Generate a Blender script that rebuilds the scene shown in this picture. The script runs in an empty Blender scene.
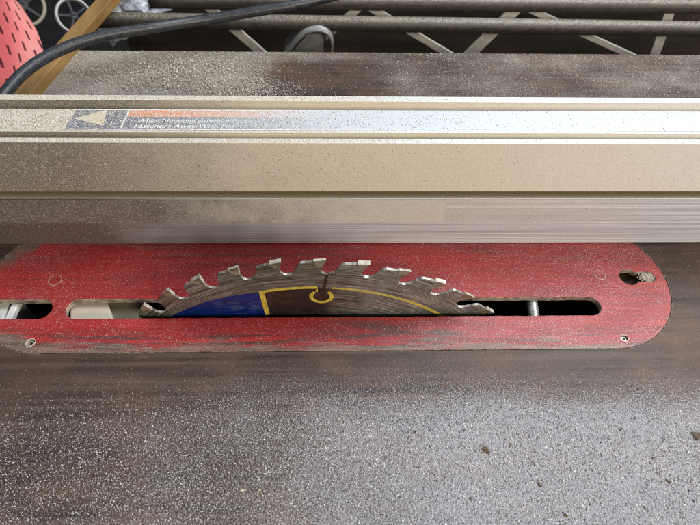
import bpy, bmesh, math, random
import numpy as np
from mathutils import Vector, Matrix, noise as mnoise
from mathutils.geometry import tessellate_polygon
random.seed(7); RNG = np.random.default_rng(11)
S = 0.001                                    # all shapes are written in millimetres
SC = bpy.context.scene; COL = SC.collection
rad = math.radians; PI = math.pi

# ------------------------------------------------------------------ camera
CAM = Vector((10.839, -160.466, 264.940)); PIT, YAW, ROL, FPX = 0.93803, 0.04878, 0.03565, 547.63
fw = Vector((math.sin(YAW)*math.cos(PIT), math.cos(YAW)*math.cos(PIT), -math.sin(PIT)))
r0 = Vector((math.cos(YAW), -math.sin(YAW), 0)); u0 = r0.cross(fw)
RT = math.cos(ROL)*r0 + math.sin(ROL)*u0; UP = -math.sin(ROL)*r0 + math.cos(ROL)*u0
def ray(u, v): return RT*((u-350)/FPX) - UP*((v-262.5)/FPX) + fw
def at(u, v, z=0.0):                          # photo pixel -> point on the level plane z
    d = ray(u, v); return CAM + d*((z-CAM.z)/d.z)
def aty(u, v, y):                             # photo pixel -> point on the upright plane y
    d = ray(u, v); return CAM + d*((y-CAM.y)/d.y)
cd = bpy.data.cameras.new('camera'); co = bpy.data.objects.new('camera', cd); COL.objects.link(co)
m = Matrix((RT, UP, -fw)).transposed().to_4x4(); m.translation = CAM*S; co.matrix_world = m
cd.sensor_fit = 'HORIZONTAL'; cd.sensor_width = 36; cd.lens = FPX/700*36
cd.clip_start = 0.005; cd.clip_end = 50
cd.dof.use_dof = True; cd.dof.focus_distance = 0.315; cd.dof.aperture_fstop = 15.0
SC.camera = co; SC.cycles.pixel_filter_type = 'BLACKMAN_HARRIS'; SC.cycles.filter_width = 1.15

# ------------------------------------------------------------------ node helper
class N:
    def __init__(s, name):
        s.m = bpy.data.materials.new(name); s.m.use_nodes = True
        s.t = s.m.node_tree; s.t.nodes.clear()
        s.out = s.t.nodes.new('ShaderNodeOutputMaterial'); s.b = s.t.nodes.new('ShaderNodeBsdfPrincipled')
        s.t.links.new(s.b.outputs[0], s.out.inputs[0]); s.tc = s.t.nodes.new('ShaderNodeTexCoord')
    def new(s, k, **kw):
        n = s.t.nodes.new(k)
        for a, b in kw.items(): setattr(n, a, b)
        return n
    def set(s, sock, v):
        if isinstance(v, bpy.types.NodeSocket): s.t.links.new(v, sock)
        else:
            if isinstance(v, tuple) and len(v) == 3 and sock.type == 'RGBA': v = v+(1,)
            sock.default_value = v
    def P(s, **kw):
        names = dict(col='Base Color', rough='Roughness', metal='Metallic', spec='Specular IOR Level', normal='Normal', coat='Coat Weight', coatr='Coat Roughness', alpha='Alpha', trans='Transmission Weight', sheen='Sheen Weight')
        for k, v in kw.items(): s.set(s.b.inputs[names[k]], v)
        return s
    def coord(s, sx=1, sy=1, sz=1, kind='Object'):
        mp = s.new('ShaderNodeMapping'); s.set(mp.inputs['Vector'], s.tc.outputs[kind])
        mp.inputs['Scale'].default_value = (sx, sy, sz); return mp.outputs[0]
    def noise(s, vec, scale=1, detail=4, rough=.55, dist=0):
        n = s.new('ShaderNodeTexNoise'); s.set(n.inputs['Vector'], vec)
        n.inputs['Scale'].default_value = scale; n.inputs['Detail'].default_value = detail
        n.inputs['Roughness'].default_value = rough; n.inputs['Distortion'].default_value = dist; return n.outputs['Fac']
    def voro(s, vec, scale=1, feature='F1'):
        n = s.new('ShaderNodeTexVoronoi', feature=feature); s.set(n.inputs['Vector'], vec)
        n.inputs['Scale'].default_value = scale; return n
    def ramp(s, f, *st):
        n = s.new('ShaderNodeValToRGB'); s.set(n.inputs[0], f); e = n.color_ramp.elements
        while len(e) < len(st): e.new(.5)
        for i, (p, c) in enumerate(st):
            e[i].position = p
            e[i].color = (c, c, c, 1) if isinstance(c, (int, float)) else tuple(c)+(1,)
        return n.outputs[0]
    def math(s, op, a, b=0.0, clamp=False):
        n = s.new('ShaderNodeMath', operation=op, use_clamp=clamp); s.set(n.inputs[0], a); s.set(n.inputs[1], b); return n.outputs[0]
    def mix(s, f, a, b, mode='MIX'):
        n = s.new('ShaderNodeMix', data_type='RGBA', blend_type=mode)
        s.set(n.inputs[0], f); s.set(n.inputs[6], a); s.set(n.inputs[7], b); return n.outputs[2]
    def bump(s, h, strength=.4, dist=.0003, nrm=None):
        n = s.new('ShaderNodeBump'); s.set(n.inputs['Height'], h); n.inputs['Strength'].default_value = strength
        n.inputs['Distance'].default_value = dist
        if nrm is not None: s.set(n.inputs['Normal'], nrm)
        return n.outputs[0]
    def sep(s, vec):
        n = s.new('ShaderNodeSeparateXYZ'); s.set(n.inputs[0], vec); return n.outputs
    def rng(s, v, a, b, c=0.0, d=1.0, smooth=True):
        n = s.new('ShaderNodeMapRange', interpolation_type='SMOOTHSTEP' if smooth else 'LINEAR'); s.set(n.inputs['Value'], v)
        for k, x in zip(('From Min', 'From Max', 'To Min', 'To Max'), (a, b, c, d)): n.inputs[k].default_value = x
        return n.outputs[0]

def mat_table():
    n = N('worn saw table'); o = n.tc.outputs['Object']; X = n.sep(o)
    streak = n.noise(n.coord(6, 260, 60), 1, 5, .6)
    blotch = n.noise(n.coord(14, 30, 30), 1, 5, .6)
    base = n.ramp(streak, (.30, (.027, .018, .015)), (.52, (.058, .039, .031)), (.74, (.108, .076, .058)))
    base = n.mix(n.math('MULTIPLY', n.ramp(blotch, (.46, 0), (.68, 1)), .7), base, (.125, .070, .045))
    scr = n.ramp(n.noise(n.coord(9, 1500, 100), 1, 3, .7), (.66, 0), (.72, 1))
    base = n.mix(n.math('MULTIPLY', scr, .42), base, (.27, .215, .175))
    # thin dust film, thicker front and rear; bluish-white right is sheen painted in
    fine = n.noise(o, 1500, 2, .7)
    front = n.rng(n.math('ADD', X[1], n.math('MULTIPLY', n.math('SUBTRACT', n.noise(n.coord(9, 25, 20), 1, 4), .5), .035)), -.028, -.072)
    rear = n.rng(X[1], .10, .16)
    right = n.rng(n.math('ADD', X[0], n.math('MULTIPLY', n.noise(o, 18, 3), .14)), -.08, .17)
    big = n.noise(n.coord(16, 26, 20), 1, 5, .6); leftr = n.rng(X[0], .02, -.10); bare = n.math('MULTIPLY', n.rng(n.math('ABSOLUTE', n.math('SUBTRACT', X[0], .005)), .065, .03), n.rng(X[1], .243, .232))
    rd_ = n.math('MULTIPLY', rear, n.math('SUBTRACT', n.math('ADD', n.math('ADD', .42, n.math('MULTIPLY', leftr, .35)), n.math('MULTIPLY', n.math('SUBTRACT', big, .5), 1.2)), n.math('MULTIPLY', bare, .38)))
    smear = n.math('MULTIPLY', n.math('SUBTRACT', big, .5), .5)
    dens = n.math('ADD', n.math('MULTIPLY', front, n.math('ADD', n.math('ADD', .30, smear), n.math('MULTIPLY', right, .62))), rd_)
    thr = n.math('SUBTRACT', n.math('MULTIPLY', dens, .36), .22)
    f = n.ramp(n.math('ADD', fine, thr), (.42, 0), (.60, 1))
    col = n.mix(n.math('MULTIPLY', f, .66), base, n.mix(rear, n.mix(right, (.27, .24, .24), (.40, .415, .46)), (.52, .475, .41)))
    grain = n.voro(o, 1150).outputs['Distance']
    h = n.math('MULTIPLY', n.math('SUBTRACT', 1, grain), n.math('ADD', .12, n.math('MAXIMUM', front, rear)))
    nr = n.bump(h, 1.0, .00042); nr = n.bump(streak, .25, .0002, nr)
    rg = n.math('ADD', n.math('ADD', .34, n.math('MULTIPLY', front, .10)), n.math('MULTIPLY', blotch, .18))
    return n.P(col=col, rough=n.math('ADD', rg, n.math('MULTIPLY', f, .1)), spec=n.math('ADD', .16, n.math('MULTIPLY', front, n.math('ADD', .10, n.math('MULTIPLY', right, .20)))), normal=nr).m

def mat_plate():
    n = N('worn red enamel'); o = n.tc.outputs['Object']; X = n.sep(o)
    st = n.noise(n.coord(7, 420, 100), 1, 5, .65); bl = n.noise(n.coord(22, 60, 40), 1, 5, .6)
    red = n.ramp(st, (.25, (.13, .008, .009)), (.45, (.28, .013, .013)), (.62, (.36, .020, .018)), (.78, (.48, .065, .055)))
    red = n.mix(n.math('MULTIPLY', n.ramp(bl, (.5, 0), (.72, 1)), .55), red, (.085, .016, .015))
    smx = n.math('MULTIPLY', n.rng(n.math('ABSOLUTE', n.math('SUBTRACT', X[0], .045)), .075, .02), n.rng(n.math('ABSOLUTE', n.math('ADD', X[1], .031)), .010, .002))
    red = n.mix(n.math('MULTIPLY', smx, n.ramp(n.noise(n.coord(30, 160, 50), 1, 4, .65), (.38, 0), (.58, .85))), red, (.05, .028, .026))
    scf = n.math('MULTIPLY', n.rng(X[1], .012, .024), n.ramp(n.noise(n.coord(9, 190, 50), 1, 5, .7), (.50, 0), (.64, .8)))
    red = n.mix(scf, red, (.14, .075, .066))
    grm = n.math('MULTIPLY', n.rng(X[1], -.026, -.037), n.ramp(n.noise(n.coord(24, 420, 50), 1, 5, .7), (.48, 0), (.60, .9)))
    red = n.mix(grm, red, (.035, .024, .022))
    # paint rubbed away towards the rim and the left corners
    yc = n.math('ABSOLUTE', n.math('SUBTRACT', X[1], .0)); 
    wear = n.rng(n.math('ADD', n.math('MULTIPLY', X[1], -1), n.math('MULTIPLY', n.math('SUBTRACT', n.noise(n.coord(26, 240, 40), 1, 6, .7), .5), .034)), .0385, .0412)
    wear = n.math('MULTIPLY', wear, n.ramp(n.noise(n.coord(60, 900, 80), 1, 4, .7), (.34, .35), (.55, 1)))
    lx = n.math('ADD', X[0], .145); lx = n.math('MINIMUM', lx, 0.0)
    rr = n.math('SQRT', n.math('ADD', n.math('MULTIPLY', lx, lx), n.math('MULTIPLY', X[1], X[1])))
    lw = n.math('MULTIPLY', n.rng(n.math('ADD', rr, n.math('MULTIPLY', n.noise(o, 60, 4), .022)), .0465, .0515), n.rng(X[0], -.120, -.150))
    lw = n.math('MULTIPLY', lw, n.rng(n.math('ABSOLUTE', X[1]), .006, .022))
    worn = n.math('MULTIPLY', n.math('MAXIMUM', wear, lw), .88)
    metal = n.ramp(n.noise(n.coord(40, 500, 80), 1, 4), (.3, (.055, .045, .036)), (.7, (.19, .16, .125)))
    col = n.mix(worn, red, metal)
    g = n.new('ShaderNodeNewGeometry'); nz = n.sep(g.outputs['Normal'])[2]
    col = n.mix(n.rng(nz, .93, .80), col, n.ramp(n.noise(o, 260, 4), (.35, (.10, .06, .045)), (.6, (.40, .33, .26))))
    sc = n.ramp(n.noise(n.coord(5, 2300, 50), 1, 3, .7), (.63, 0), (.68, 1))
    col = n.mix(n.math('MULTIPLY', sc, n.rng(X[0], -.02, .12, .14, .42)), col, (.62, .36, .34))
    pits = n.ramp(n.math('ADD', n.noise(o, 1300, 2, .6), n.math('MULTIPLY', n.math('SUBTRACT', n.noise(n.coord(20, 45, 20), 1, 4), .5), .25)), (.56, 0), (.66, 1))
    pink = n.math('MULTIPLY', pits, n.math('ADD', .30, n.math('MULTIPLY', n.rng(X[0], .02, .14), .42)))
    col = n.mix(pink, col, (.52, .30, .29))
    nr = n.bump(n.voro(o, 1300).outputs['Distance'], .35, .00018); nr = n.bump(st, .3, .00025, nr)
    return n.P(col=col, rough=n.math('ADD', .36, n.math('MULTIPLY', bl, .25)), spec=.45, normal=nr).m

def mat_fence():
    n = N('dusty aluminium with painted light'); o = n.tc.outputs['Object']; X = n.sep(o)
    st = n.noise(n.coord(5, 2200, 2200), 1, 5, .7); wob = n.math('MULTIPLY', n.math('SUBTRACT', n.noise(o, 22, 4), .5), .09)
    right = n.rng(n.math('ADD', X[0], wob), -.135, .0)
    metal = n.ramp(st, (.36, (.36, .38, .41)), (.5, (.60, .63, .68)), (.63, (.90, .93, .97)))
    g = n.new('ShaderNodeNewGeometry'); nz = n.sep(g.outputs['Normal'])
    up = n.rng(nz[2], .4, .8); frontf = n.rng(nz[1], -.4, -.8)
    fine = n.noise(o, 1400, 2, .7)
    # front: dust above, bare brushed strip below; light from the right painted in
    high = n.rng(X[2], .040, .0405)
    dusty = n.mix(right, n.ramp(fine, (.40, (.17, .152, .13)), (.66, (.47, .425, .355))), n.mix(n.rng(X[0], .02, .22), n.ramp(fine, (.3, (.70, .615, .48)), (.7, (.86, .79, .66))), n.ramp(fine, (.3, (.76, .72, .64)), (.7, (.88, .85, .79)))))  # dim speckled left to bright cream right: light falloff put into the colour
    xr = n.sep(o)[0]; creamy = n.math('MULTIPLY', n.math('MULTIPLY', n.rng(X[2], .0195, .0215), n.rng(X[0], .25, .06)), n.ramp(n.noise(n.coord(14, 1400, 1400), 1, 4, .65), (.36, .15), (.60, .95)))
    metal = n.mix(creamy, metal, n.ramp(fine, (.3, (.54, .505, .45)), (.7, (.72, .68, .61))))
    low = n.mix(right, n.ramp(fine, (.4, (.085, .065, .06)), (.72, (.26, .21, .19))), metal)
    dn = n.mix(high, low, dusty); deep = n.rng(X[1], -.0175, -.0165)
    top = n.mix(n.rng(X[0], -.02, .10), n.ramp(fine, (.33, (.36, .33, .27)), (.66, (.64, .61, .53))), n.ramp(fine, (.33, (.46, .475, .49)), (.66, (.66, .675, .70))))  # dusty left, sky-bluish right: reflected light put into the colour
    gro = (.30, .275, .215)
    col = n.mix(up, n.mix(frontf, gro, dn), top)
    col = n.mix(n.math('MULTIPLY', deep, n.rng(X[2], .060, .055)), col, (.34, .285, .16))  # side groove toned olive, its shade put into the colour
    mt = n.math('MULTIPLY', n.math('MULTIPLY', n.math('SUBTRACT', 1, high), frontf), n.math('MULTIPLY', right, .14))
    nr = n.bump(st, .35, .0002); nr = n.bump(n.noise(o, 1000, 3), .8, .0003, nr)
    return n.P(col=col, metal=mt, rough=n.math('ADD', .34, n.math('MULTIPLY', fine, .22)), spec=.5, normal=nr).m

def dusty_simple(name, c1, c2, rough=.5, metal=0, scale=300, dust=0.0, dustc=(.6, .56, .5), stretch=(1, 1, 1), b=.3, up=False):
    n = N(name); o = n.tc.outputs['Object']
    col = n.ramp(n.noise(n.coord(*[scale*k for k in stretch]), 1, 5, .6), (.3, c1), (.7, c2))
    if dust:
        f = n.ramp(n.noise(o, 1100, 3, .7), (.62-dust*.3, 0), (.70-dust*.2, 1))
        if up: f = n.math('MULTIPLY', f, n.rng(n.sep(n.new('ShaderNodeNewGeometry').outputs['Normal'])[2], .45, .98, .06, 1))
        col = n.mix(n.math('MULTIPLY', f, .8), col, dustc)
    return n.P(col=col, rough=rough, metal=metal, normal=n.bump(n.noise(o, scale*3, 3), b, .0003)).m

def mat_label(name, c, fade, whiten=(.48, .51, .54), grit=.55):
    n = N(name); o = n.tc.outputs['Object']; X = n.sep(o)
    f = n.math('ADD', n.rng(X[0], fade[0], fade[1], 0, 1), n.math('MULTIPLY', n.ramp(n.noise(o, 1500, 2, .7), (.47, 0), (.64, 1)), grit), True)
    col = n.mix(f, c, whiten)
    return n.P(col=col, rough=.42, normal=n.bump(n.noise(o, 1100, 2), .45, .0002)).m

def mat_blade():
    n = N('resin stained steel'); o = n.tc.outputs['Object']; X = n.sep(o)
    r = n.math('SQRT', n.math('ADD', n.math('MULTIPLY', X[0], X[0]), n.math('MULTIPLY', X[2], X[2])))
    a = n.math('ARCTAN2', X[0], X[2])
    cmb = n.new('ShaderNodeCombineXYZ'); n.set(cmb.inputs[0], n.math('MULTIPLY', r, 1500)); n.set(cmb.inputs[1], n.math('MULTIPLY', a, 3))
    ring = n.noise(cmb.outputs[0], 1, 4, .65)
    col = n.ramp(ring, (.34, (.035, .033, .028)), (.49, (.17, .165, .145)), (.60, (.40, .39, .35)), (.72, (.75, .73, .67)))
    stain = n.ramp(n.noise(o, 150, 5, .65), (.47, 0), (.64, .9))
    edge = n.rng(r, .114, .120)
    col = n.mix(n.math('MULTIPLY', stain, n.math('ADD', .35, n.math('MULTIPLY', edge, .5))), col, (.17, .14, .09))
    lit = n.rng(X[0], .0, .035)  # right half lightened below: sheen of the steel put into its colour
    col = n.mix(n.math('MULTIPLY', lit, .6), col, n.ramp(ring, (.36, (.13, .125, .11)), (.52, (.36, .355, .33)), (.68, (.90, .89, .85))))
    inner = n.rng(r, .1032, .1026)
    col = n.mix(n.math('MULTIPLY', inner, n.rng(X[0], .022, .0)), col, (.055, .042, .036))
    n.P(col=col, metal=n.math('SUBTRACT', .55, n.math('MULTIPLY', stain, .35)), rough=n.math('ADD', .26, n.math('MULTIPLY', ring, .2)), normal=n.bump(ring, .3, .0001))
    tg = n.new('ShaderNodeTangent', direction_type='RADIAL', axis='Y'); n.set(n.b.inputs['Tangent'], tg.outputs[0]); n.b.inputs['Anisotropic'].default_value = .75
    return n.m

def mat_carbide():
    n = N('ground carbide'); o = n.tc.outputs['Object']; g = n.new('ShaderNodeNewGeometry'); ny = n.math('ABSOLUTE', n.sep(g.outputs['Normal'])[1])
    side = n.ramp(n.noise(o, 260, 4, .6), (.33, (.13, .10, .065)), (.62, (.42, .36, .27)))
    br = n.ramp(n.noise(o, 400, 3), (.3, (.36, .32, .26)), (.7, (.66, .63, .57)))
    return n.P(col=n.mix(n.rng(ny, .5, .8), br, side), metal=.35, rough=.36).m
def mat_dust(name, cols):
    n = N(name); g = n.new('ShaderNodeNewGeometry')
    c = n.ramp(g.outputs['Random Per Island'], *cols)
    return n.P(col=c, rough=.55, spec=.5).m

M = dict(
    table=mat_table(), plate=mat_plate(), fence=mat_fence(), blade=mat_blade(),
    inside=dusty_simple('dark cabinet', (.006, .005, .005), (.018, .015, .012), .8),
    resin=dusty_simple('dark slot fill', (.018, .008, .009), (.075, .04, .035), .4, 0, 500),  # colour of the fill added to make the blade slot read dark
    rust=dusty_simple('rusty ledge', (.10, .06, .03), (.26, .18, .09), .8, 0, 250, .2),
    shroud=dusty_simple('beige plastic', (.50, .43, .34), (.62, .54, .43), .5, scale=80),
    shroud2=dusty_simple('olive shadowed plastic', (.13, .11, .07), (.20, .17, .11), .6, scale=80),
    bracket=dusty_simple('grey cast metal', (.60, .60, .56), (.82, .82, .78), .45, .0, 150, .3),
    steel=dusty_simple('bright zinc', (.55, .56, .58), (.8, .81, .83), .3, .7, 200),
    blue=dusty_simple('blue paint', (.003, .012, .085), (.006, .030, .20), .32, 0, 220, .10, (.10, .14, .30), (1, 1, 3)),
    yellow=dusty_simple('yellow paint', (.50, .36, .03), (.78, .62, .10), .45, 0, 260, .32, (.30, .22, .10)),
    ochre=dusty_simple('worn ochre paint', (.46, .33, .04), (.80, .63, .14), .45, 0, 400, .35, (.22, .18, .12)),
    screw=dusty_simple('dusty screw', (.32, .28, .22), (.62, .56, .46), .5, .3, 500, .3),
    rim=dusty_simple('bare chipped rim', (.30, .24, .19), (.60, .52, .46), .5, 0, 700, .3),
    cable=dusty_simple('black rubber', (.012, .014, .018), (.035, .04, .05), .42, 0, 200, .10, (.22, .22, .22)),
    wood=dusty_simple('varnished wood', (.16, .085, .025), (.36, .21, .075), .4, 0, 60, 0, stretch=(1, .08, 1)),
    bar=dusty_simple('dark dusty steel', (.022, .019, .017), (.065, .055, .046), .55, .1, 200, .60, (.40, .35, .27), up=True),
    strut=dusty_simple('galvanised strip', (.60, .59, .54), (.82, .81, .76), .5, .2, 160, .22, (.45, .41, .34)),
    clip=dusty_simple('grey plastic clip', (.16, .165, .17), (.30, .305, .31), .45, .1, 120, .12),
    board=dusty_simple('dark board', (.014, .010, .007), (.07, .05, .032), .8, 0, 40, .14, (.12, .09, .06), (.15, 1, 1)),
    floor=dusty_simple('dark floor', (.010, .010, .010), (.03, .028, .026), .8, 0, 20),
    pale=dusty_simple('pale plastic rim', (.52, .52, .50), (.74, .73, .70), .4, 0, 60),
    tan=dusty_simple('tan plastic rim', (.36, .31, .24), (.52, .46, .36), .5, 0, 60),
    dark=dusty_simple('dark rubber', (.02, .02, .024), (.06, .06, .07), .6, 0, 80),
    film=dusty_simple('cloudy plastic film', (.36, .38, .42), (.62, .65, .70), .35, 0, 90, .25),
    crumb=dusty_simple('brown crumb', (.03, .02, .012), (.15, .10, .055), .8, 0, 700),
    palecrumb=dusty_simple('pale crumb', (.32, .25, .17), (.58, .48, .35), .7, 0, 700),
)
def mat_red():
    n = N('red slotted plastic'); uv = n.tc.outputs['UV']; X = n.sep(uv)
    us = n.math('ADD', n.math('MULTIPLY', X[0], 8.0), n.math('MULTIPLY', X[1], 3.2)); row = n.math('FLOOR', us)
    v = n.math('FRACT', n.math('ADD', n.math('MULTIPLY', X[1], 6.0), n.math('MULTIPLY', row, .37)))
    u = n.math('FRACT', us)
    d = n.math('MULTIPLY', n.rng(n.math('ABSOLUTE', n.math('SUBTRACT', u, .5)),   .16, .07), n.rng(n.math('ABSOLUTE', n.math('SUBTRACT', v, .5)), .27, .2))
    base = n.mix(n.rng(X[0], .45, .9), (.58, .085, .09), (.74, .33, .29))
    base = n.mix(n.noise(n.tc.outputs['Object'], 60, 3), base, (.66, .15, .15))
    return n.P(col=n.mix(d, base, (.10, .012, .016)), rough=.5, normal=n.bump(n.math('SUBTRACT', 1, d), .6, .001)).m
def mat_blue():
    n = N('worn blue paint'); o = n.tc.outputs['Object']; X = n.sep(o)
    b = n.ramp(n.noise(o, 220, 5), (.3, (.003, .012, .085)), (.7, (.006, .030, .20)))
    zone = n.math('MULTIPLY', n.rng(n.math('ABSOLUTE', n.math('ADD', X[0], .041)), .017, .004), n.rng(n.math('ABSOLUTE', n.math('SUBTRACT', X[2], .0855)), .008, .002))
    w = n.math('MULTIPLY', zone, n.ramp(n.noise(n.coord(120, 100, 420), 1, 5, .7), (.46, 0), (.66, .5)))
    sc = n.ramp(n.noise(n.coord(40, 40, 900), 1, 3, .7), (.64, 0), (.70, .5))
    return n.P(col=n.mix(sc, n.mix(w, b, (.20, .24, .36)), (.12, .14, .22)), rough=.33, normal=n.bump(n.noise(o, 700, 3), .3, .0002)).m
M['blue'] = mat_blue()
M['red'] = mat_red(); M['carbide'] = mat_carbide()

# ------------------------------------------------------------------ object helpers
def thing(name, label, cat, loc=(0, 0, 0), group=None):
    o = bpy.data.objects.new(name, None); COL.objects.link(o); o.location = Vector(loc)*S
    o.empty_display_size = .02; o['label'] = label; o['category'] = cat
    if group: o['group'] = group
    return o
def root_loc(p):
    v = Vector((0, 0, 0))
    while p is not None: v += Vector(p.location); p = p.parent
    return v/S
def mesh(name, verts, faces, mat, parent=None, smooth=False, bevel=0, label=None, auto=None):
    off = root_loc(parent)
    me = bpy.data.meshes.new(name); me.from_pydata([((Vector(v)-off)*S)[:] for v in verts], [], faces); me.validate()
    bm = bmesh.new(); bm.from_mesh(me); bmesh.ops.remove_doubles(bm, verts=bm.verts, dist=1e-7); bmesh.ops.recalc_face_normals(bm, faces=bm.faces); bm.to_mesh(me); bm.free()
    me.materials.append(mat); o = bpy.data.objects.new(name, me); COL.objects.link(o)
    if parent is not None: o.parent = parent
    if smooth:
        for p in me.polygons: p.use_smooth = True
    if bevel:
        b = o.modifiers.new('bevel', 'BEVEL'); b.width = bevel*S; b.segments = 2; b.limit_method = 'ANGLE'; b.angle_limit = rad(35)
    if label: o['label'] = label
    return o
def tag(o, label, cat, group=None, kind=None):
    o['label'] = label; o['category'] = cat
    if group: o['group'] = group
    if kind: o['kind'] = kind
    return o
def inset(loop, d):
    """move a counter-clockwise loop inwards by d"""
    out = []; n = len(loop)
    for i in range(n):
        a, b, c = Vector(loop[i-1]), Vector(loop[i]), Vector(loop[(i+1) % n])
        e1, e2 = (b-a), (c-b)
        n1 = Vector((-e1.y, e1.x)).normalized(); n2 = Vector((-e2.y, e2.x)).normalized(); q = n1+n2
        q = q*(1/max(.35, q.length_squared/2))/1 if q.length > 1e-6 else n1
        out.append((b.x+q.x*d*.5*2/2, b.y+q.y*d*.5*2/2))
    return out
def area(loop): return sum(loop[i-1][0]*loop[i][1]-loop[i][0]*loop[i-1][1] for i in range(len(loop)))/2
def slab(outer, holes, z0, z1, ch=0.0, axis='Z'):
    """sheet with real openings: outline loops -> verts, faces; ch = chamfer of the upper edges"""
    loops = [outer if area(outer) > 0 else outer[::-1]] + [h if area(h) < 0 else h[::-1] for h in holes]
    V = []; F = []
    T = (lambda x, y, z: (x, y, z)) if axis == 'Z' else (lambda x, y, z: (x, -z, y))
    tops = []; bots = []
    for L in loops:
        ti = inset(L, ch) if ch else L
        n = len(L); s0 = len(V)
        V += [T(*p, z1) for p in ti]; s1 = len(V)
        V += [T(*p, z1-ch) for p in L]; s2 = len(V)
        V += [T(*p, z0) for p in L]
        for i in range(n):
            j = (i+1) % n
            if ch: F.append((s0+i, s0+j, s1+j, s1+i))
            F.append((s1+i, s1+j, s2+j, s2+i))
        tops.append((ti, s0 if ch else s1)); bots.append((L, s2))
    for grp in (tops, bots):
        idx = [s+i for L, s in grp for i in range(len(L))]
        for t in tessellate_polygon([[Vector((p[0], p[1], 0)) for p in L] for L, s in grp]): F.append(tuple(idx[k] for k in t))
    return V, F
def arc(cx, cy, r, a0, a1, n): return [(cx+r*math.cos(rad(a0+(a1-a0)*i/n)), cy+r*math.sin(rad(a0+(a1-a0)*i/n))) for i in range(n+1)]
def stadium(xl, xr, cy, r, n=28): return arc(xr, cy, r, -90, 90, n)+arc(xl, cy, r, 90, 270, n)
def box(x0, x1, y0, y1, z0, z1):
    v = [(x, y, z) for x in (x0, x1) for y in (y0, y1) for z in (z0, z1)]
    return v, [(0, 1, 3, 2), (4, 6, 7, 5), (0, 4, 5, 1), (2, 3, 7, 6), (0, 2, 6, 4), (1, 5, 7, 3)]
def beam(p, q, w, h, up=(0, 0, 1)):
    p, q = Vector(p), Vector(q); d = (q-p).normalized(); s = d.cross(Vector(up)).normalized(); u = s.cross(d)
    v = [tuple(e+s*a*w/2+u*b*h/2) for e in (p, q) for a, b in ((-1, -1), (1, -1), (1, 1), (-1, 1))]
    return v, [(0, 1, 2, 3), (4, 5, 6, 7), (0, 4, 5, 1), (1, 5, 6, 2), (2, 6, 7, 3), (3, 7, 4, 0)]
def tube(pts, r, n=16):
    V = []; F = []; P = [Vector(p) for p in pts]; up = Vector((0, 0, 1))
    for i, p in enumerate(P):
        d = (P[min(i+1, len(P)-1)]-P[max(i-1, 0)]).normalized(); s = d.cross(up)
        s = s.normalized() if s.length > 1e-4 else Vector((1, 0, 0)); u = s.cross(d)
        V += [tuple(p+s*r*math.cos(2*PI*k/n)+u*r*math.sin(2*PI*k/n)) for k in range(n)]
    for i in range(len(P)-1):
        for k in range(n): F.append((i*n+k, i*n+(k+1) % n, (i+1)*n+(k+1) % n, (i+1)*n+k))
    F.append(tuple(range(n))); F.append(tuple(range(len(V)-n, len(V)))); return V, F
def spline(P, n=14):
    P = [Vector(p) for p in P]; P = [P[0]*2-P[1]]+P+[P[-1]*2-P[-2]]; out = []
    for i in range(1, len(P)-2):
        for k in range(n):
            t = k/n; a, b, c, d = P[i-1:i+3]
            out.append(.5*((2*b)+(c-a)*t+(2*a-5*b+4*c-d)*t*t+(3*b-a-3*c+d)*t**3))
    return out+[P[-2]]
def lathe(prof, c, ax, n=40):
    ax = Vector(ax).normalized(); s = ax.orthogonal().normalized(); u = ax.cross(s); c = Vector(c); V = []; F = []; m_ = len(prof)
    for k in range(n):
        a = 2*PI*k/n; e = s*math.cos(a)+u*math.sin(a)
        V += [tuple(c+e*r+ax*h) for r, h in prof]
    for k in range(n):
        for j in range(m_): F.append((k*m_+j, ((k+1) % n)*m_+j, ((k+1) % n)*m_+(j+1) % m_, k*m_+(j+1) % m_))
    return V, F

# ------------------------------------------------------------------ saw table
PCX0, PCX1, PCY, PR = -145.16, 164.18, 18.895, 43.89
Y_REAR = 251.0
table = thing('saw_table', 'dark worn table saw top with a red insert, dusted with sawdust', 'table saw')
def seg(a, b, n): return [(a[0]+(b[0]-a[0])*i/n, a[1]+(b[1]-a[1])*i/n) for i in range(n)]
outer = seg((-430, -260), (520, -260), 6)+seg((520, -260), (520, Y_REAR), 4)+seg((520, Y_REAR), (-430, Y_REAR), 6)+seg((-430, Y_REAR), (-430, -260), 4)
v, f = slab(outer, [stadium(PCX0, PCX1, PCY, PR+.18, 40)], -26, 0, .5)
mesh('table_top', v, f, M['table'], table)
v, f = box(-300, 300, -90, 140, -330, -26.5); mesh('cabinet', v, [q for q in f if q != f[5]], M['inside'], table)
# things seen down through the slots
v, f = box(176, 206, 10, 34, -14, -9); mesh('insert_ledge', v, f, M['rust'], table, bevel=.6)
q = [at(-14, 290, -7), at(14, 290, -7), at(2, 324, -7), at(-14, 324, -7)]
v = [tuple(p) for p in q]+[tuple(p+Vector((0, 0, -30))) for p in q]
HEX = [(0, 1, 2, 3), (4, 5, 6, 7), (0, 1, 5, 4), (1, 2, 6, 5), (2, 3, 7, 6), (3, 0, 4, 7)]
br = mesh('bracket', v, HEX, M['bracket'], table, bevel=.8)
v, f = beam(at(23, 292, -6.5), at(8, 324, -6.5), 3.6, 4); mesh('bracket_rib', v, f, M['bracket'], br, bevel=.4)
q = [at(70, 290, -6), at(103, 290, -6), at(115, 324, -6), at(70, 324, -6)]
v = [tuple(p) for p in q]+[tuple(p+Vector((0, 0, -40))) for p in q]; mesh('dust_shroud', v, HEX, M['shroud'], table, bevel=.8)
q = [at(103, 290, -9), at(140, 290, -9), at(140, 324, -9), at(114, 324, -9)]
v = [tuple(p) for p in q]+[tuple(p+Vector((0, 0, -40))) for p in q]; mesh('shroud_flange', v, HEX, M['shroud2'], table, bevel=.8)
p0, p1 = at(530.5, 291, -6), at(535, 324, -8)
pts = [p0.lerp(p1, t/48) for t in range(49)]; V = []; F = []
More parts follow.
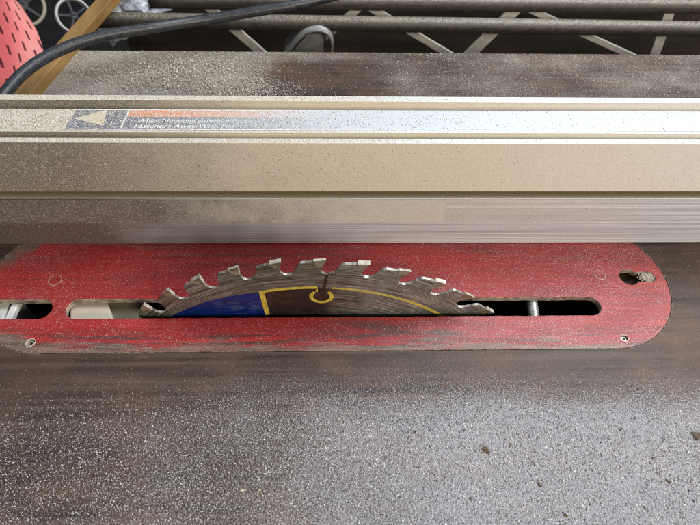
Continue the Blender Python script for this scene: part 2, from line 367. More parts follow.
d = (p1-p0).normalized(); s = d.cross(Vector((0, 0, 1))).normalized(); u = s.cross(d)
for i, p in enumerate(pts):
    rr = 2.9+.36*math.cos(i*PI/2)
    V += [tuple(p+s*rr*math.cos(2*PI*k/14)+u*rr*math.sin(2*PI*k/14)) for k in range(14)]
for i in range(48):
    for k in range(14): F.append((i*14+k, i*14+(k+1) % 14, i*14+14+(k+1) % 14, i*14+14+k))
mesh('guide_bolt', V, F, M['steel'], table, smooth=True)

# ------------------------------------------------------------------ throat plate
plate = thing('throat_plate', 'long red insert plate with worn paint and round ends, set around the blade', 'insert plate', (0, PCY, 0))
SY, SR = 2.19, 6.08
slot_main = stadium(-138.6+SR, 163.6-SR, SY, SR, 18)
slot_main = [(x, y) for x, y in slot_main]
slot_side = stadium(-178, -146.6-SR, SY, SR, 18)
kx0, kx1, ky = 186.6, 198.2, 22.2
b = math.asin(3.1/5.6)
key = arc(kx0, ky, 5.6, math.degrees(b), 360-math.degrees(b), 26)+arc(kx1, ky, 4.0, -90, 90, 14)
hr, hl = (170.8, -18.7), (-151.6, -18.6)
h1 = arc(*hr, 1.9, 0, 345, 15)
h2 = arc(*hl, 2.1, 0, 345, 15)
# ragged near edge of the main slot, chewed a little by the blade
sm = []
for i in range(len(slot_main)):
    a, c = slot_main[i], slot_main[(i+1) % len(slot_main)]
    sm.append(a)
    if abs(a[0]-c[0]) > 50:
        k = 260
        for j in range(1, k):
            x = a[0]+(c[0]-a[0])*j/k
            sm.append((x, a[1]+.28*mnoise.noise((x*.13, a[1], 0))+.22*mnoise.noise((x*.55, a[1], 3))))
v, f = slab(stadium(PCX0, PCX1, PCY, PR, 48), [sm, slot_side, key, h1, h2], -3.6, -.05, .45)
mesh('plate_sheet', v, f, M['plate'], plate)
for (c, r, nm) in ((hr, 1.85, 'screw'), (hl, 2.05, 'screw')):
    v, f = lathe([(0.01, -1.0), (r*.8, -1.2), (r, -1.9), (r, -5), (.01, -5)], (*c, 0), (0, 0, 1), 20)
    sobj = mesh(nm, v, f, M['screw'], plate, smooth=False)
    v, f = lathe([(.01, -.93), (r*.42, -.93), (r*.42, -1.4), (.01, -1.4)], (*c, 0), (0, 0, 1), 6); mesh('screw_socket', v, f, M['inside'], sobj)
def ring_mesh(c, r0_, r1_, z, n=32, h=.14):
    return lathe([(r0_, z-.3), (r0_, z+h*.6), ((r0_+r1_)/2, z+h), (r1_, z+h*.5), (r1_, z-.3)], (c[0], c[1], 0), (0, 0, 1), n)
for c, a, b_ in ((hr, 1.9, 2.35), (hl, 2.1, 2.6), ((169.6, 23.8), 3.0, 3.35), ((-150.6, 21.8), 3.5, 3.8)):
    v, f = ring_mesh(c, a, b_, -.05, h=.07)
    v = [(x+.3*mnoise.noise((x, y, 1)), y+.3*mnoise.noise((x, y, 5)), z+.1*mnoise.noise((x*2, y*2, 9))) for x, y, z in v]; mesh('hole_rim', v, f, M['rim'], plate, smooth=True)

# ------------------------------------------------------------------ blade
BC = Vector((0, 0, -78.26)); NT = 36; PH = 3.0
blade = thing('circular_saw_disc', 'steel circular saw blade with carbide teeth rising through the red insert', 'saw blade', BC)
def pol(r, a): return (r*math.sin(rad(a)), r*math.cos(rad(a)))
out = []
for k in range(NT):
    a = PH+k*360/NT
    prof = [(126.4, .0), (124.6, -.30), (122.6, -.60), (120.6, -.86), (119.0, -1.0), (117.6, -.98), (116.4, -.74), (115.6, -.36), (115.15, .1)]
    slot = (k % 9 == 0)
    for r, da in prof: out.append(pol(r, a+da))
    if slot:
        ac = a+.55; hw = .75
        hr_ = 94.3; R_ = 3.9; cxh, cyh = pol(hr_, a-.6)
        ux, uy = pol(1, ac); tx, ty = uy, -ux
        top = Vector(pol(115.2, ac)); hc = Vector((cxh, cyh)); dv = (hc-top).normalized(); tv = Vector((-dv.y, dv.x))
        # keyhole: down one side, round the hole, back up the other side
        if tv.x*tx+tv.y*ty > 0: tv = -tv
        ang0 = math.asin(hw/R_); base = math.atan2(-dv.y, -dv.x)
        left = hc-dv*R_*math.cos(ang0)+tv*hw; right = hc-dv*R_*math.cos(ang0)-tv*hw
        out.append(tuple(top+tv*hw)); 
        la = math.atan2(left.y-hc.y, left.x-hc.x); ra = math.atan2(right.y-hc.y, right.x-hc.x)
        # go the long way round
        dl = (ra-la) % (2*PI)
        if dl < PI: dl -= 2*PI
        for i in range(25): out.append((hc.x+R_*math.cos(la+dl*i/24), hc.y+R_*math.sin(la+dl*i/24)))
        out.append(tuple(top-tv*hw))
        out.append(pol(115.6, a+1.5))
    else:
        out += [pol(114.95, a+.55), pol(114.98, a+1.0), pol(115.3, a+1.5), pol(115.9, a+1.95)]
    out += [pol(116.9, a+2.35), pol(118.6, a+2.8), pol(120.8, a+3.25), pol(122.8, a+3.65), pol(124.0, a+4.0), pol(124.6, a+4.5), pol(124.9, a+6.0), pol(125.2, a+7.5), pol(125.9, a+9.0)]
out = [(x, y+BC.z) for x, y in out]
bore = [(x, y+BC.z) for x, y in arc(0, 0, 8, 0, 350, 35)]
BT = .7
v, f = slab(out, [bore], -BT, BT, 0, axis='Y')
mesh('blade_body', v, f, M['blade'], blade, bevel=.12)
for k in range(-6, 7):
    a = PH+k*10
    # carbide tip let into the top of the rake face
    sec = [pol(127.15, a+.08), pol(124.2, a-.30), pol(121.4, a-.66), pol(120.6, a-1.1), pol(121.8, a-1.9), pol(123.4, a-2.5), pol(126.2, a-2.75), pol(126.6, a-1.4)]
    sec = [(x, y+BC.z) for x, y in sec]
    v, f = slab(sec, [], -.98, .98, 0, axis='Y')
    tilt = .35 if k % 2 else -.35
    v = [(x, y, z+(tilt*y/.98 if Vector((x, z-BC.z)).length > 125 else 0)) for x, y, z in v]
    mesh('carbide_tooth', v, f, M['carbide'], blade, bevel=.1)
def strip(poly_in, poly_out, h=.05, y=-BT):
    """thin paint strip between two runs of (x, z)"""
    n = len(poly_in); V = [(x, y-h, z) for x, z in poly_in]+[(x, y-h, z) for x, z in poly_out]+[(x, y+.02, z) for x, z in poly_in]+[(x, y+.02, z) for x, z in poly_out]; F = []
    for i in range(n-1):
        F += [(i, i+1, n+i+1, n+i), (i, i+1, 2*n+i+1, 2*n+i), (n+i, n+i+1, 3*n+i+1, 3*n+i)]
    F += [(0, n, 3*n, 2*n), (n-1, 2*n-1, 4*n-1, 3*n-1)]
    return V, F
def bl(r, a): x, z = pol(r, a); return (x, z+BC.z)
def arc_strip(ra, rb, a0, a1, n=40, h=.05):
    A = [a0+(a1-a0)*i/n for i in range(n+1)]
    A2 = [(ra if not callable(ra) else ra(x), rb if not callable(rb) else rb(x), x) for x in A]
    return strip([bl(p, x) for p, q, x in A2], [bl(q, x) for p, q, x in A2], h)
A = [i/50 for i in range(51)]
v, f = strip([bl(103.0+max(0, (31*(1-t)))*.22, -47+31*t) for t in A], [bl(79, -47+26.6*t) for t in A], .04); mesh('painted_panel', v, f, M['blue'], blade, label='blue painted panel on the left of the blade')
v, f = arc_strip(101.9, 103.9, -15.9, 1.0, 40, .07); mesh('painted_line', v, f, M['yellow'], blade)
v, f = strip([bl(103.9, -16.3), bl(80, -20.6)], [bl(103.9, -14.7), bl(80, -18.6)], .06); mesh('painted_line', v, f, M['yellow'], blade)
hx, hz = bl(94.3, PH-.6)
sa, sb = Vector(bl(114.6, PH+.5)), Vector((hx, hz)); dv = (sb-sa).normalized(); tv = Vector((-dv.y, dv.x))*.72
pl = [tuple(sa+tv), tuple(sb-dv*3.8+tv)]+[(hx+3.85*math.cos(t), hz+3.85*math.sin(t)) for t in [math.atan2(-dv.y, -dv.x)-.2-(2*PI-.4)*i/24 for i in range(25)]]+[tuple(sb-dv*3.8-tv), tuple(sa-tv)]
v, f = slab(pl, [], -.35, .35, 0, axis='Y'); mesh('dark_slot_fill', v, f, M['resin'], blade)  # dark fill added so the open slot and hole read dark
A = [128+(412-128)*i/40 for i in range(41)]
v, f = strip([(hx+4.5*math.cos(rad(x)), hz+4.5*math.sin(rad(x))) for x in A], [(hx+6.6*math.cos(rad(x)), hz+6.6*math.sin(rad(x))) for x in A], .07); mesh('painted_ring', v, f, M['yellow'], blade)
v, f = strip([bl(101.9, 1.0), (hx+6.6*math.cos(rad(122)), hz+6.6*math.sin(rad(122)))], [bl(103.9, 1.2), (hx+4.6*math.cos(rad(116)), hz+4.6*math.sin(rad(116)))], .065); mesh('painted_line', v, f, M['yellow'], blade)
v, f = arc_strip(lambda a: 102.1-.012*a, lambda a: 103.4+.010*a, 5.3, 50, 60, .05); mesh('painted_line', v, f, M['ochre'], blade)

# ------------------------------------------------------------------ fence
FX0, FX1, H = -420, 520, 79.4
fence = thing('rip_fence', 'silver aluminium rip fence with side groove and faded sticker, lying across the table', 'fence', (0, 68, 0))
pr = [(47.9, .5), (47.9, 19.5), (49.6, 38.9), (53.4, 38.9), (53.4, 37.5), (58, 37.5), (58, 46.5), (53.4, 46.5), (53.4, 44.7), (49.5, 44.7), (49.5, H), (52.9, H), (52.9, 73.4), (57.3, 73.4), (57.3, H), (58.6, H), (58.6, H-.5),
      (75.9, H-.5), (75.9, 72.6), (82.5, 72.6), (82.5, H), (86.9, H), (86.9, .5)]
def extrude(pr, x0, x1, n=1):
    k = len(pr); V = []; F = []
    for i in range(n+1):
        x = x0+(x1-x0)*i/n; V += [(x, y, z) for y, z in pr]
    for i in range(n):
        for j in range(k): F.append((i*k+j, i*k+(j+1) % k, (i+1)*k+(j+1) % k, (i+1)*k+j))
    tr = tessellate_polygon([[Vector((y, z, 0)) for y, z in pr]])
    for t in tr: F.append(tuple(t)); F.append(tuple(n*k+q for q in t))
    return V, F
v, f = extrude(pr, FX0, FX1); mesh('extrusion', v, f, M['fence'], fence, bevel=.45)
# worn clear strip stuck on the sloping lower band, ending at a raised edge
xe = aty(445, 210, 48.5).x
n_ = N('grimy adhesive strip'); o_ = n_.tc.outputs['Object']; X_ = n_.sep(o_); fi = n_.noise(o_, 1400, 2, .7)
rt = n_.rng(n_.math('ADD', X_[0], n_.math('MULTIPLY', n_.math('SUBTRACT', n_.noise(o_, 45, 5, .65), .5), .16)), -.12, .03)
M['strip'] = n_.P(col=n_.mix(rt, n_.ramp(fi, (.42, (.12, .105, .10)), (.70, (.36, .32, .295))), n_.ramp(fi, (.3, (.54, .505, .46)), (.7, (.72, .68, .62)))), rough=.5, normal=n_.bump(fi, .4, .0002)).m
v, f = extrude([(48.0, 20.2), (49.45, 38.2), (49.25, 38.4), (47.72, 20.2)], FX0+.5, xe); v = [(x+(.9*mnoise.noise((0, z*.25, 4)) if x > 0 else 0), y, z) for x, y, z in v]; mesh('edge_strip', v, f, M['strip'], fence, bevel=.12)
# sticker, its colour fields and its lettering
ZS = H-.5
st_l = [at(66, 126, ZS).x, at(77, 109, ZS).x]; st_r = FX1-20
YA, YB = 59.5, 75.2
M['s_navy'] = mat_label('faded navy label', (.125, .135, .16), (-.10, .05))
M['s_orange'] = mat_label('faded orange label', (.60, .25, .12), (-.09, .03))
M['s_cream'] = mat_label('cream label', (.50, .43, .31), (.1, .3), (.7, .68, .6))
M['s_white'] = mat_label('pale label print', (.66, .66, .64), (-.02, .12)); M['s_text'] = mat_label('worn label lettering', (.66, .67, .65), (-.085, .02), (.24, .265, .31), .22)
def quadp(pts, z0, z1): return [(x, y, z0) for x, y in pts]+[(x, y, z1) for x, y in pts], ([(0, 1, 2, 3), (4, 5, 6, 7), (0, 1, 5, 4), (1, 2, 6, 5), (2, 3, 7, 6), (3, 0, 4, 7)] if len(pts) == 4 else [(0, 1, 2), (3, 4, 5), (0, 1, 4, 3), (1, 2, 5, 4), (2, 0, 3, 5)])
v, f = quadp([(st_l[0], YA), (st_r, YA), (st_r, YB), (st_l[1], YB)], ZS-.05, ZS+.12); sticker = mesh('sticker', v, f, M['s_navy'], fence)
tz = ZS+.12
P2 = lambda u, vv: (at(u, vv, tz).x, at(u, vv, tz).y)
v, f = quadp([P2(74.5, 118.5), P2(103, 125.5), P2(107.5, 109.6)], tz-.02, tz+.04); mesh('arrow_mark', v, f, M['s_cream'], sticker)
xa = P2(127, 110)[0]; ym = P2(150, 116.8)[1]
v, f = quadp([(P2(127, 117)[0], ym), (st_r-3, ym), (st_r-3, YB-.5), (P2(131, 109)[0], YB-.5)], tz-.02, tz+.03); mesh('colour_band', v, f, M['s_orange'], sticker)
v, f = quadp([P2(119.5, 128.3), P2(121.2, 128.3), P2(130.6, 109.3), P2(128.9, 109.3)], tz-.02, tz+.045); mesh('pale_rule', v, f, M['s_white'], sticker)
for (ya, yb) in ((YA, YA+.55), (YB-.45, YB)):
    v, f = quadp([(st_l[0], ya), (st_r, ya), (st_r, yb), (st_l[0], yb)], tz-.03, tz+.05); mesh('pale_rule', v, f, M['s_white'], sticker)
def text(s, u, vv, size, width_px, name='lettering'):
    cu = bpy.data.curves.new('t', 'FONT'); cu.body = s; cu.size = 1; cu.shear = .25; cu.offset = .012; cu.extrude = .0
    ob = bpy.data.objects.new('t', cu); COL.objects.link(ob); bpy.context.view_layer.update()
    me = bpy.data.meshes.new_from_object(ob.evaluated_get(bpy.context.evaluated_depsgraph_get()))
    bpy.data.objects.remove(ob); me.name = name
    co_ = np.array([q.co[:] for q in me.vertices]); w = co_[:, 0].max()
    x0, y0 = P2(u, vv); x1 = P2(u+width_px, vv)[0]
    off = root_loc(sticker); sx = (x1-x0)/w
    for q in me.vertices:
        q.co = Vector(((x0+q.co.x*sx-off.x)*S, (y0+q.co.y*size-off.y)*S, (tz+.06-off.z)*S))
    me.materials.clear(); me.materials.append(M['s_text']); ob = bpy.data.objects.new(name, me); COL.objects.link(ob); ob.parent = sticker
text('When Mounting Auxiliary Facing', 136, 122.6, 4.6, 118)
text('Fasteners Away With Flat', 133, 128.0, 4.6, 102)

# ------------------------------------------------------------------ behind the table
fl = mesh('floor', [(-3000, -2000, -700), (3000, -2000, -700), (3000, 3000, -700), (-3000, 3000, -700)], [(0, 1, 2, 3)], M['floor']); tag(fl, 'dark workshop floor far below the saw', 'floor', kind='structure')
v, f = box(-240, 620, 455, 475, -320, 150); bd = mesh('wooden_board', v, f, M['board'], bevel=1.5); tag(bd, 'dark brown board standing upright behind the lattice rail', 'board')
RY = 340.0
rail = thing('lattice_rail', 'dark steel rail of rods joined by pale zigzag strips behind the table', 'rail', (0, RY, -60))
def rod(u0_, v0, u1_, v1, y, r, nm='rod'):
    a, c = aty(u0_, v0, y), aty(u1_, v1, y); pts = [a.lerp(c, t/30) for t in range(31)]
    v, f = tube(pts, r, 18); return mesh(nm, v, f, M['bar'], rail, smooth=True)
rod(95, 20, 760, 30, RY-12, 7.0)
rod(150, 1, 760, 7, RY+2, 6.5)
rod(60, 74, 760, 78, RY+2, 6)
for a, c, w in (((203, 2), (270, 60), 9), ((345, 20), (360, 6), 8), ((366, 5), (462, 62), 7), ((520, 5), (462, 62), 12), ((518, 4), (645, 62), 6), ((672, 5), (652, 62), 10), ((300, 56), (345, 20), 8), ((792, -10), (690, 70), 8)):
    p, q = aty(*a, RY+6), aty(*c, RY+6); v, f = beam(p, q, 2.2, w*1.0, up=Vector((q-p)).cross(Vector((0, 1, 0)))); mesh('strut', v, f, M['strut'], rail, bevel=.5)
# bent clip
Y = RY-26
pts = [aty(284, 58, Y), aty(297, 42, Y), aty(306, 34, Y), aty(318, 31.5, Y), aty(328, 35, Y), aty(332, 44, Y), aty(331, 60, Y)]
sp = spline(pts, 8); V = []; F = []
for i, p in enumerate(sp):
    V += [tuple(p), tuple(p+Vector((0, 22, 2)))]
    if i: F.append((2*i-2, 2*i, 2*i+1, 2*i-1))
cl = mesh('bent_clip', V, F, M['clip'], smooth=True); so = cl.modifiers.new('thick', 'SOLIDIFY'); so.thickness = .0022; so.offset = 0
tag(cl, 'grey bent metal clip with rounded top below the middle rod', 'clip')
fb_ = [aty(287, 58, Y+8), aty(307, 35, Y+8), aty(323, 34, Y+8), aty(324, 58, Y+8)]
v = [tuple(p) for p in fb_]+[tuple(p+Vector((0, 3, 0))) for p in fb_]; mesh('web', v, HEX, M['clip'], cl, bevel=.5)

# power cord arching over the back left corner
cz = [(-8, 112, 20), (6, 92, 24), (27, 70, 28), (58, 51, 30), (100, 36.5, 30), (150, 28, 28), (200, 20.5, 24), (255, 11.5, 26), (300, 4, 28), (350, -8, 30)]
v, f = tube(spline([at(a, b_, c) for a, b_, c in cz], 12), 4.1, 20); cb = mesh('power_cord', v, f, M['cable'], smooth=True)
tag(cb, 'thick black rubber cord curving across the back left corner of the table', 'cord')
# wooden stick
p, q = at(22, 100, 4), at(128, -22, 4); v, f = beam(p, q, 13, 9); sk = mesh('wooden_stick', v, f, M['wood'], bevel=.8); tag(sk, 'straight brown wooden stick passing under the black cord', 'stick')
# red slotted thing in the corner
ctl = [[(-60, 110), (-58, 45), (-56, -20)], [(-20, 108), (-22, 45), (-24, -20)], [(6, 104), (14, 48), (-4, -16)], [(20, 100), (36, 50), (6, -12)], [(30, 96), (66, 54), (11, -6)]]
hz_ = [[2, 3, 4], [5, 8, 9], [7, 11, 12], [6, 9, 10], [2, 3, 3]]
NU, NV = 24, 24; V = []; F = []; UVs = []
def bez(c, t): return c[0]*(1-t)**2+c[1]*2*t*(1-t)+c[2]*t*t
rows = [[at(a[0], a[1], h) for a, h in zip(r, hh)] for r, hh in zip(ctl, hz_)]
for i in range(NU+1):
    for j in range(NV+1):
        cp = spline([bez(r, j/NV) for r in rows], 6); V.append(tuple(cp[round(i/NU*(len(cp)-1))])); UVs.append((i/NU, j/NV))
for i in range(NU):
    for j in range(NV): F.append((i*(NV+1)+j, (i+1)*(NV+1)+j, (i+1)*(NV+1)+j+1, i*(NV+1)+j+1))
rd = mesh('red_basket', V, F, M['red'], smooth=True); tag(rd, 'bright red slotted plastic basket side in the far left corner', 'basket')
ul = rd.data.uv_layers.new(name='UVMap'); KD = {tuple(round(c, 3) for c in vv): uv for vv, uv in zip(V, UVs)}
for lp in rd.data.loops:
    vv = rd.data.vertices[lp.vertex_index].co/S
    ul.data[lp.index].uv = min(((abs(a[0]-vv.x)+abs(a[1]-vv.y)+abs(a[2]-vv.z), uv) for a, uv in KD.items()), key=lambda t: t[0])[1]
so = rd.modifiers.new('thick', 'SOLIDIFY'); so.thickness = .0015
# wheels
def wheel(u, vv, z, r, mat, label, tilt):
    c = at(u, vv, z); t = thing('small_wheel', label, 'wheel', c)
    ax = (CAM-c).normalized()+Vector(tilt)
    v, f = lathe([(r*.80, -4), (r*.86, 3), (r*.95, 4), (r, 1), (r, -5), (r*.9, -7)], c, ax, 44); mesh('rim', v, f, mat, t, smooth=True)
    v, f = lathe([(.01, 2), (r*.2, 2), (r*.26, 0), (r*.26, -6), (.01, -6)], c, ax, 24); mesh('hub', v, f, M['dark'], t, smooth=True)
    a = Vector(ax).normalized(); s_ = a.orthogonal().normalized(); u_ = a.cross(s_)
    for k in range(5):
        e = s_*math.cos(2*PI*k/5+.3)+u_*math.sin(2*PI*k/5+.3); v, f = beam(c+e*r*.2, c+e*r*.84, r*.14, 4, up=a); mesh('spoke', v, f, M['dark'], t, bevel=.4)
wheel(74, 16, -50, 18, M['pale'], 'small spoked wheel with a white rim beside the wooden stick', (.12, .1, .1))
wheel(23, 5, -50, 22, M['tan'], 'small spoked wheel with a tan rim above the red basket', (-.1, .1, .1))
# crumpled film
def lump(u, vv, z, r, seed, label, squash=(1, 1, 1)):
    bm = bmesh.new(); bmesh.ops.create_icosphere(bm, subdivisions=4, radius=1); c = at(u, vv, z); V = []
    for q in bm.verts:
        d = q.co.normalized(); k = 1+.5*mnoise.noise(d*2.2+Vector((seed, 0, 0)))+.22*abs(mnoise.noise(d*6+Vector((0, seed, 0))))
        V.append(tuple(c+Vector((d.x*squash[0], d.y*squash[1], d.z*squash[2]))*r*k))
    F = [tuple(x.index for x in p.verts) for p in bm.faces]; bm.free()
    o = mesh('plastic_bag', V, F, M['film']); tag(o, label, 'bag')
lump(112, 24, -30, 15, 3.1, 'crumpled grey plastic bag just above the black cord', (.8, 1, 1.1))
lump(138, 2, -50, 24, 8.4, 'crumpled cloudy plastic bag right of the wooden stick at the top', (1.2, 1, .8))

# ------------------------------------------------------------------ sawdust
G_ = RNG.random((160, 160))
def vnoise(x, y, s):
    x = (x/s) % 150+2; y = (y/s) % 150+2; i = x.astype(int); j = y.astype(int); fx = x-i; fy = y-j
    fx = fx*fx*(3-2*fx); fy = fy*fy*(3-2*fy)
    return (G_[i, j]*(1-fx)*(1-fy)+G_[i+1, j]*fx*(1-fy)+G_[i, j+1]*(1-fx)*fy+G_[i+1, j+1]*fx*fy)
def fbm(x, y, s): return .55*vnoise(x, y, s)+.3*vnoise(x+31, y+7, s/2.3)+.15*vnoise(x+5, y+77, s/5.1)
OCT_V = np.array([(1, 0, 0), (0, 1, 0), (-1, 0, 0), (0, -1, 0), (0, 0, 1), (0, 0, -1)], float)
OCT_F = np.array([(0, 1, 4), (1, 2, 4), (2, 3, 4), (3, 0, 4), (1, 0, 5), (2, 1, 5), (3, 2, 5), (0, 3, 5)])
def grains(name, P, size, mat, label, nrm='z', flat=.55):
    n = len(P); r = size[:, None, None]*(.65+.7*RNG.random((n, 6, 1)))
    V = OCT_V[None]*r; V[:, :, 2] *= flat
    a = RNG.random(n)*2*PI; c, s = np.cos(a)[:, None], np.sin(a)[:, None]
    st = .7+.9*RNG.random((n, 1)); V[:, :, 0] *= st
    x = V[:, :, 0]*c-V[:, :, 1]*s; y = V[:, :, 0]*s+V[:, :, 1]*c; z = V[:, :, 2]+.25*(RNG.random((n, 1))-.5)*x
    W = np.stack([x, y, z], 2) if nrm == 'z' else np.stack([x, -z, y], 2)
    W = (W+P[:, None, :])*S
    me = bpy.data.meshes.new(name); me.vertices.add(n*6); me.vertices.foreach_set('co', W.reshape(-1).astype(np.float32))
    F = (OCT_F[None]+6*np.arange(n)[:, None, None]).reshape(-1)
    me.loops.add(len(F)); me.loops.foreach_set('vertex_index', F.astype(np.int32)); me.polygons.add(n*8)
    me.polygons.foreach_set('loop_start', np.arange(0, n*24, 3, dtype=np.int32)); me.polygons.foreach_set('loop_total', np.full(n*8, 3, np.int32))
    me.update(); me.validate(); me.materials.append(mat)
    o = bpy.data.objects.new(name, me); COL.objects.link(o); tag(o, label, 'sawdust', kind='stuff'); return o
def pts(n, x0, x1, y0, y1): return x0+(x1-x0)*RNG.random(n), y0+(y1-y0)*RNG.random(n)
sst = lambda v, a, b_: (lambda t: t*t*(3-2*t))(np.clip((v-a)/(b_-a), 0, 1))
def in_stad(x, y, xl, xr, cy, r): return np.hypot(x-np.clip(x, xl, xr), y-cy) < r
M['dust'] = mat_dust('sawdust grains', [(0, (.05, .036, .032)), (.16, (.14, .11, .105)), (.38, (.36, .335, .33)), (.75, (.56, .54, .54)), (1, (.84, .83, .82))])
M['dust_warm'] = mat_dust('warm sawdust grains', [(0, (.22, .16, .11)), (.25, (.50, .43, .34)), (.7, (.72, .66, .57)), (1, (.88, .84, .76))])
M['dust_pink'] = mat_dust('settled fine grains', [(0, (.30, .18, .16)), (.5, (.55, .44, .41)), (1, (.82, .76, .70))])
x, y = pts(340000, -215, 235, -125, 45)
d = .05+.66*sst(-y, 28, 72)*(.62+.38*sst(x, -60, 130))+.10*sst(x, 150, 190)
d *= .35+.25*sst(x, -120, 60)+.95*fbm(x+500, y+500, 22); d *= 1-.25*sst(fbm((x+900)*.25, y+300, 6), .55, .7)
k = (RNG.random(len(x)) < d) & ~in_stad(x, y, PCX0, PCX1, PCY, PR+.2)
x, y = x[k], y[k]; sz = .145+.02*sst(x, -80, 80)+.17*RNG.random(len(x))**2+.32*(RNG.random(len(x)) > .997)
sz *= .42+.58*sst(-y, 30, 72)
grains('sawdust', np.stack([x, y, .35*sz], 1), sz, M['dust'], 'fine sawdust grains strewn over the front of the dark table')
x, y = pts(260000, -190, 210, -26, 48)
d = .22+.25*sst(x, 40, 170)+.5*sst(-x, 115, 150)*np.exp(-((y-4)/9)**2); d *= .3+1.4*fbm(x+200, y+900, 15)
ok = in_stad(x, y, PCX0, PCX1, PCY, PR-.6) & ~in_stad(x, y, -132.5, 157.5, SY, SR+.7) & ~in_stad(x, y, -178, -152.7, SY, SR+.6) & ~in_stad(x, y, kx0, kx1, ky, 6) & ~in_stad(x, y, hr[0], hr[0], hr[1], 2.8) & ~in_stad(x, y, hl[0], hl[0], hl[1], 3)
k = ok & (RNG.random(len(x)) < d*.7); x, y = x[k], y[k]
# grain gathered along rims and packed in the keyhole
t = RNG.random(2600)*2*PI; ex, ey = np.where(np.cos(t) > 0, PCX1, PCX0)+(PR+.1+.5*RNG.standard_normal(2600))*np.cos(t), PCY+(PR+.1+.5*RNG.standard_normal(2600))*np.sin(t)
kx, kyy = kx1+3.4*RNG.standard_normal(1500)*.6, ky+3.6*RNG.standard_normal(1500)*.6
kk = in_stad(kx, kyy, kx1-3, kx1, ky, 3.7); kx, kyy = kx[kk], kyy[kk]
sz = .14+.22*RNG.random(len(kx))
grains('sawdust', np.stack([kx, kyy, -1.2+1.1*RNG.random(len(kx))], 1), sz, M['dust_warm'], 'pale sawdust packed into the narrow end of the slotted hole in the red insert')
sx_ = np.concatenate([x, ex]); sy_ = np.concatenate([y, ey]); sz = .07+.13*RNG.random(len(sx_))**4
zz = np.concatenate([np.full(len(x), -.04), np.full(len(ex), .0)])
k = sy_ < 47.5; grains('sawdust', np.stack([sx_, sy_, zz+.3*sz], 1)[k], sz[k], M['dust_pink'], 'pale sawdust specks scattered over the red insert plate')
# fence: top strips and dusty left face
def band(n, y0, y1, z, dl, dr):
    x, y = pts(n, -330, 440, y0, y1); dd = dl+(dr-dl)*sst(x, -120, 120); kq = RNG.random(n) < dd*(.5+fbm(x+700, y+100, 12)); x, y = x[kq], y[kq]; return np.stack([x, y, np.full(len(x), z)], 1)
Pq = np.concatenate([band(36000, 59, 75.5, ZS+.2, .85, .05), band(9000, 50, 52.4, H+.05, .8, .08), band(9000, 83, 86.5, H+.05, .8, .08), band(5000, 76.4, 82, 72.7, .5, .2), band(5000, 53.4, 57, 73.5, .5, .2)])
sz = .14+.17*RNG.random(len(Pq))**2
grains('sawdust', Pq, sz, M['dust_warm'], 'cream sawdust lying along the top of the aluminium fence')
x, z = pts(90000, -260, 230, 1, 78.5)
dd = np.where(z > 44.9, 1.3*sst(-x, -60, 130)+.04, np.where(z < 38.6, .5*sst(-x, -40, 120)*sst(z, 4, 30)+.012, 0)); dd *= .35+1.2*fbm(x+900, z+900, 18)
k = RNG.random(len(x)) < dd*.6; x, z = x[k], z[k]; yy = np.where(z > 44, 49.42, np.where(z > 19.9, 47.5+(z-20.2)*.085, 47.85)); sz = .13+.2*RNG.random(len(x))**3
grains('sawdust', np.stack([x, yy, z], 1), sz, M['dust_warm'], 'cream sawdust specks clinging to the front face of the fence', 'y', .5)
x, y = pts(260000, -260, 420, 96, Y_REAR-.6)
hp = np.clip(1-np.hypot((x+120)/95, (y-222)/34), 0, 1); hp2 = np.clip(1-np.hypot((x+55)/55, (y-200)/16), 0, 1)
heap = np.clip((hp*1.5+hp2*1.6)*(.5+fbm(x+50, y+50, 18)), 0, 1)
d = .18+.2*sst(-x, -20, 100)-.12*sst(-abs(x-5), -65, -30)+.8*heap+.6*sst(y, 240, 250)*sst(fbm(x+300, y, 14), .4, .6); d *= .5+.9*fbm(x+33, y+812, 20); d *= np.where(x < -205, .3, 1)
k = RNG.random(len(x)) < d; x, y, heap = x[k], y[k], heap[k]
sz = (.15+.3*RNG.random(len(x))**4)*(1+.9*heap*RNG.random(len(x)))
grains('sawdust', np.stack([x, y, .2+heap*2.2*RNG.random(len(x))], 1), sz, M['dust_warm'], 'coarse sawdust heaped on the table behind the fence')

# loose crumbs of wood, one by one
def crumb(u, vv, r, dark, label, seed):
    rr = random.Random(seed); c = at(u, vv, 0); bm = bmesh.new()
    for k in range(3 if r > 1.05 else 2):                       # a few splintered bits clinging together
        ox, oy = (rr.uniform(-.6, .6)*r, rr.uniform(-.35, .35)*r) if k else (0, 0); q = r*(.8 if k == 0 else rr.uniform(.35, .6)); an = rr.uniform(-1.2, 1.2)
        vs = []
        for _ in range(9):
            x, y, z = (rr.uniform(-1, 1)*q*1.15, rr.uniform(-.62, .62)*q, rr.uniform(0, .6)*q)
            vs.append(bm.verts.new((c.x+ox+x*math.cos(an)-y*math.sin(an), c.y+oy+x*math.sin(an)+y*math.cos(an), z)))
        h_ = bmesh.ops.convex_hull(bm, input=vs); bmesh.ops.delete(bm, geom=list({e for e in h_['geom_interior'] if isinstance(e, bmesh.types.BMVert)}), context='VERTS')
    bm.verts.index_update(); V = [tuple(v_.co) for v_ in bm.verts]; F = [tuple(x_.index for x_ in p_.verts) for p_ in bm.faces]; bm.free()
    o = mesh('wood_crumb', V, F, M['crumb' if dark else 'palecrumb']); tag(o, label, 'wood crumb', 'crumbs of wood on the table front')
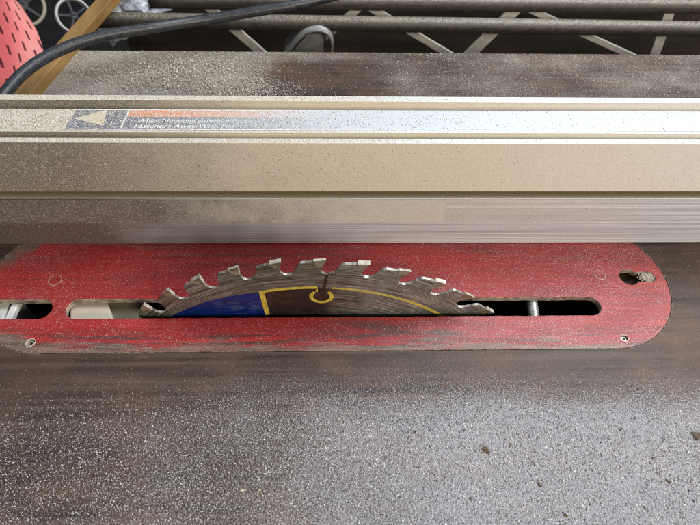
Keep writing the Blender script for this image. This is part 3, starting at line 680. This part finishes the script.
for i, (u, vv, r, dk, lb) in enumerate([
    (486.5, 450.5, 2.1, 1, 'largest dark crumb on the table, left of the middle of the pale dusty patch'),
    (509.5, 445, 1.0, 1, 'tiny dark crumb just right of the largest dark crumb'),
    (538.5, 485, 1.5, 1, 'brown crumb on the dusty patch between the largest crumb and the bottom edge'),
    (566, 515.5, 1.5, 1, 'dark crumb nearest the bottom edge of the picture on the dusty patch'),
    (698, 436, 2.4, 1, 'dark crumb at the right edge of the picture'),
    (621, 429.5, 1.2, 1, 'dark crumb in the upper right of the dusty patch'),
    (653, 458.5, 1.1, 1, 'small brown crumb upper one of the right hand cluster'),
    (668, 481, 1.3, 1, 'small brown crumb lower one of the right hand cluster'),
    (662, 478, 1.1, 0, 'pale crumb touching the brown crumbs at the lower right'),
    (243, 491, 1.6, 0, 'pale tan crumb on the left half of the table near the bottom edge'),
    (260, 490, 1.2, 0, 'smaller tan crumb just right of the pale tan crumb'),
    (285.5, 455.5, 1.0, 0, 'bright white crumb left of centre on the table front'),
    (117, 506, 1.0, 0, 'pale crumb in the lower left corner of the table'),
    (675, 96, 1.6, 0, 'pale crumb resting against the back of the fence at the right')]):
    if vv < 100: crumb(678, 93, 1.6, dk, lb, i+1)
    else: crumb(u, vv, r*(1.2 if dk else .9), dk, lb, i+1)

# ------------------------------------------------------------------ light
w = bpy.data.worlds.new('World'); SC.world = w; w.use_nodes = True
bg = w.node_tree.nodes['Background']; bg.inputs[0].default_value = (.80, .88, 1.0, 1); bg.inputs[1].default_value = .17
def lamp(name, loc, target, sx, sy, power, col):
    l = bpy.data.lights.new(name, 'AREA'); l.shape = 'RECTANGLE'; l.size = sx; l.size_y = sy; l.energy = power; l.color = col
    o = bpy.data.objects.new(name, l); COL.objects.link(o); o.location = loc
    o.rotation_euler = (Vector(target)-Vector(loc)).to_track_quat('-Z', 'Y').to_euler()
lamp('daylight_opening', (.60, .42, 1.05), (.05, .0, 0), .95, .55, 25, (.90, .95, 1.0))
lamp('warm_fill', (.75, -1.0, .75), (.08, .05, .04), .6, .5, 16.5, (1.0, .88, .72))
SC.view_settings.view_transform = 'Standard'; SC.view_settings.look = 'None'; SC.view_settings.exposure = 0
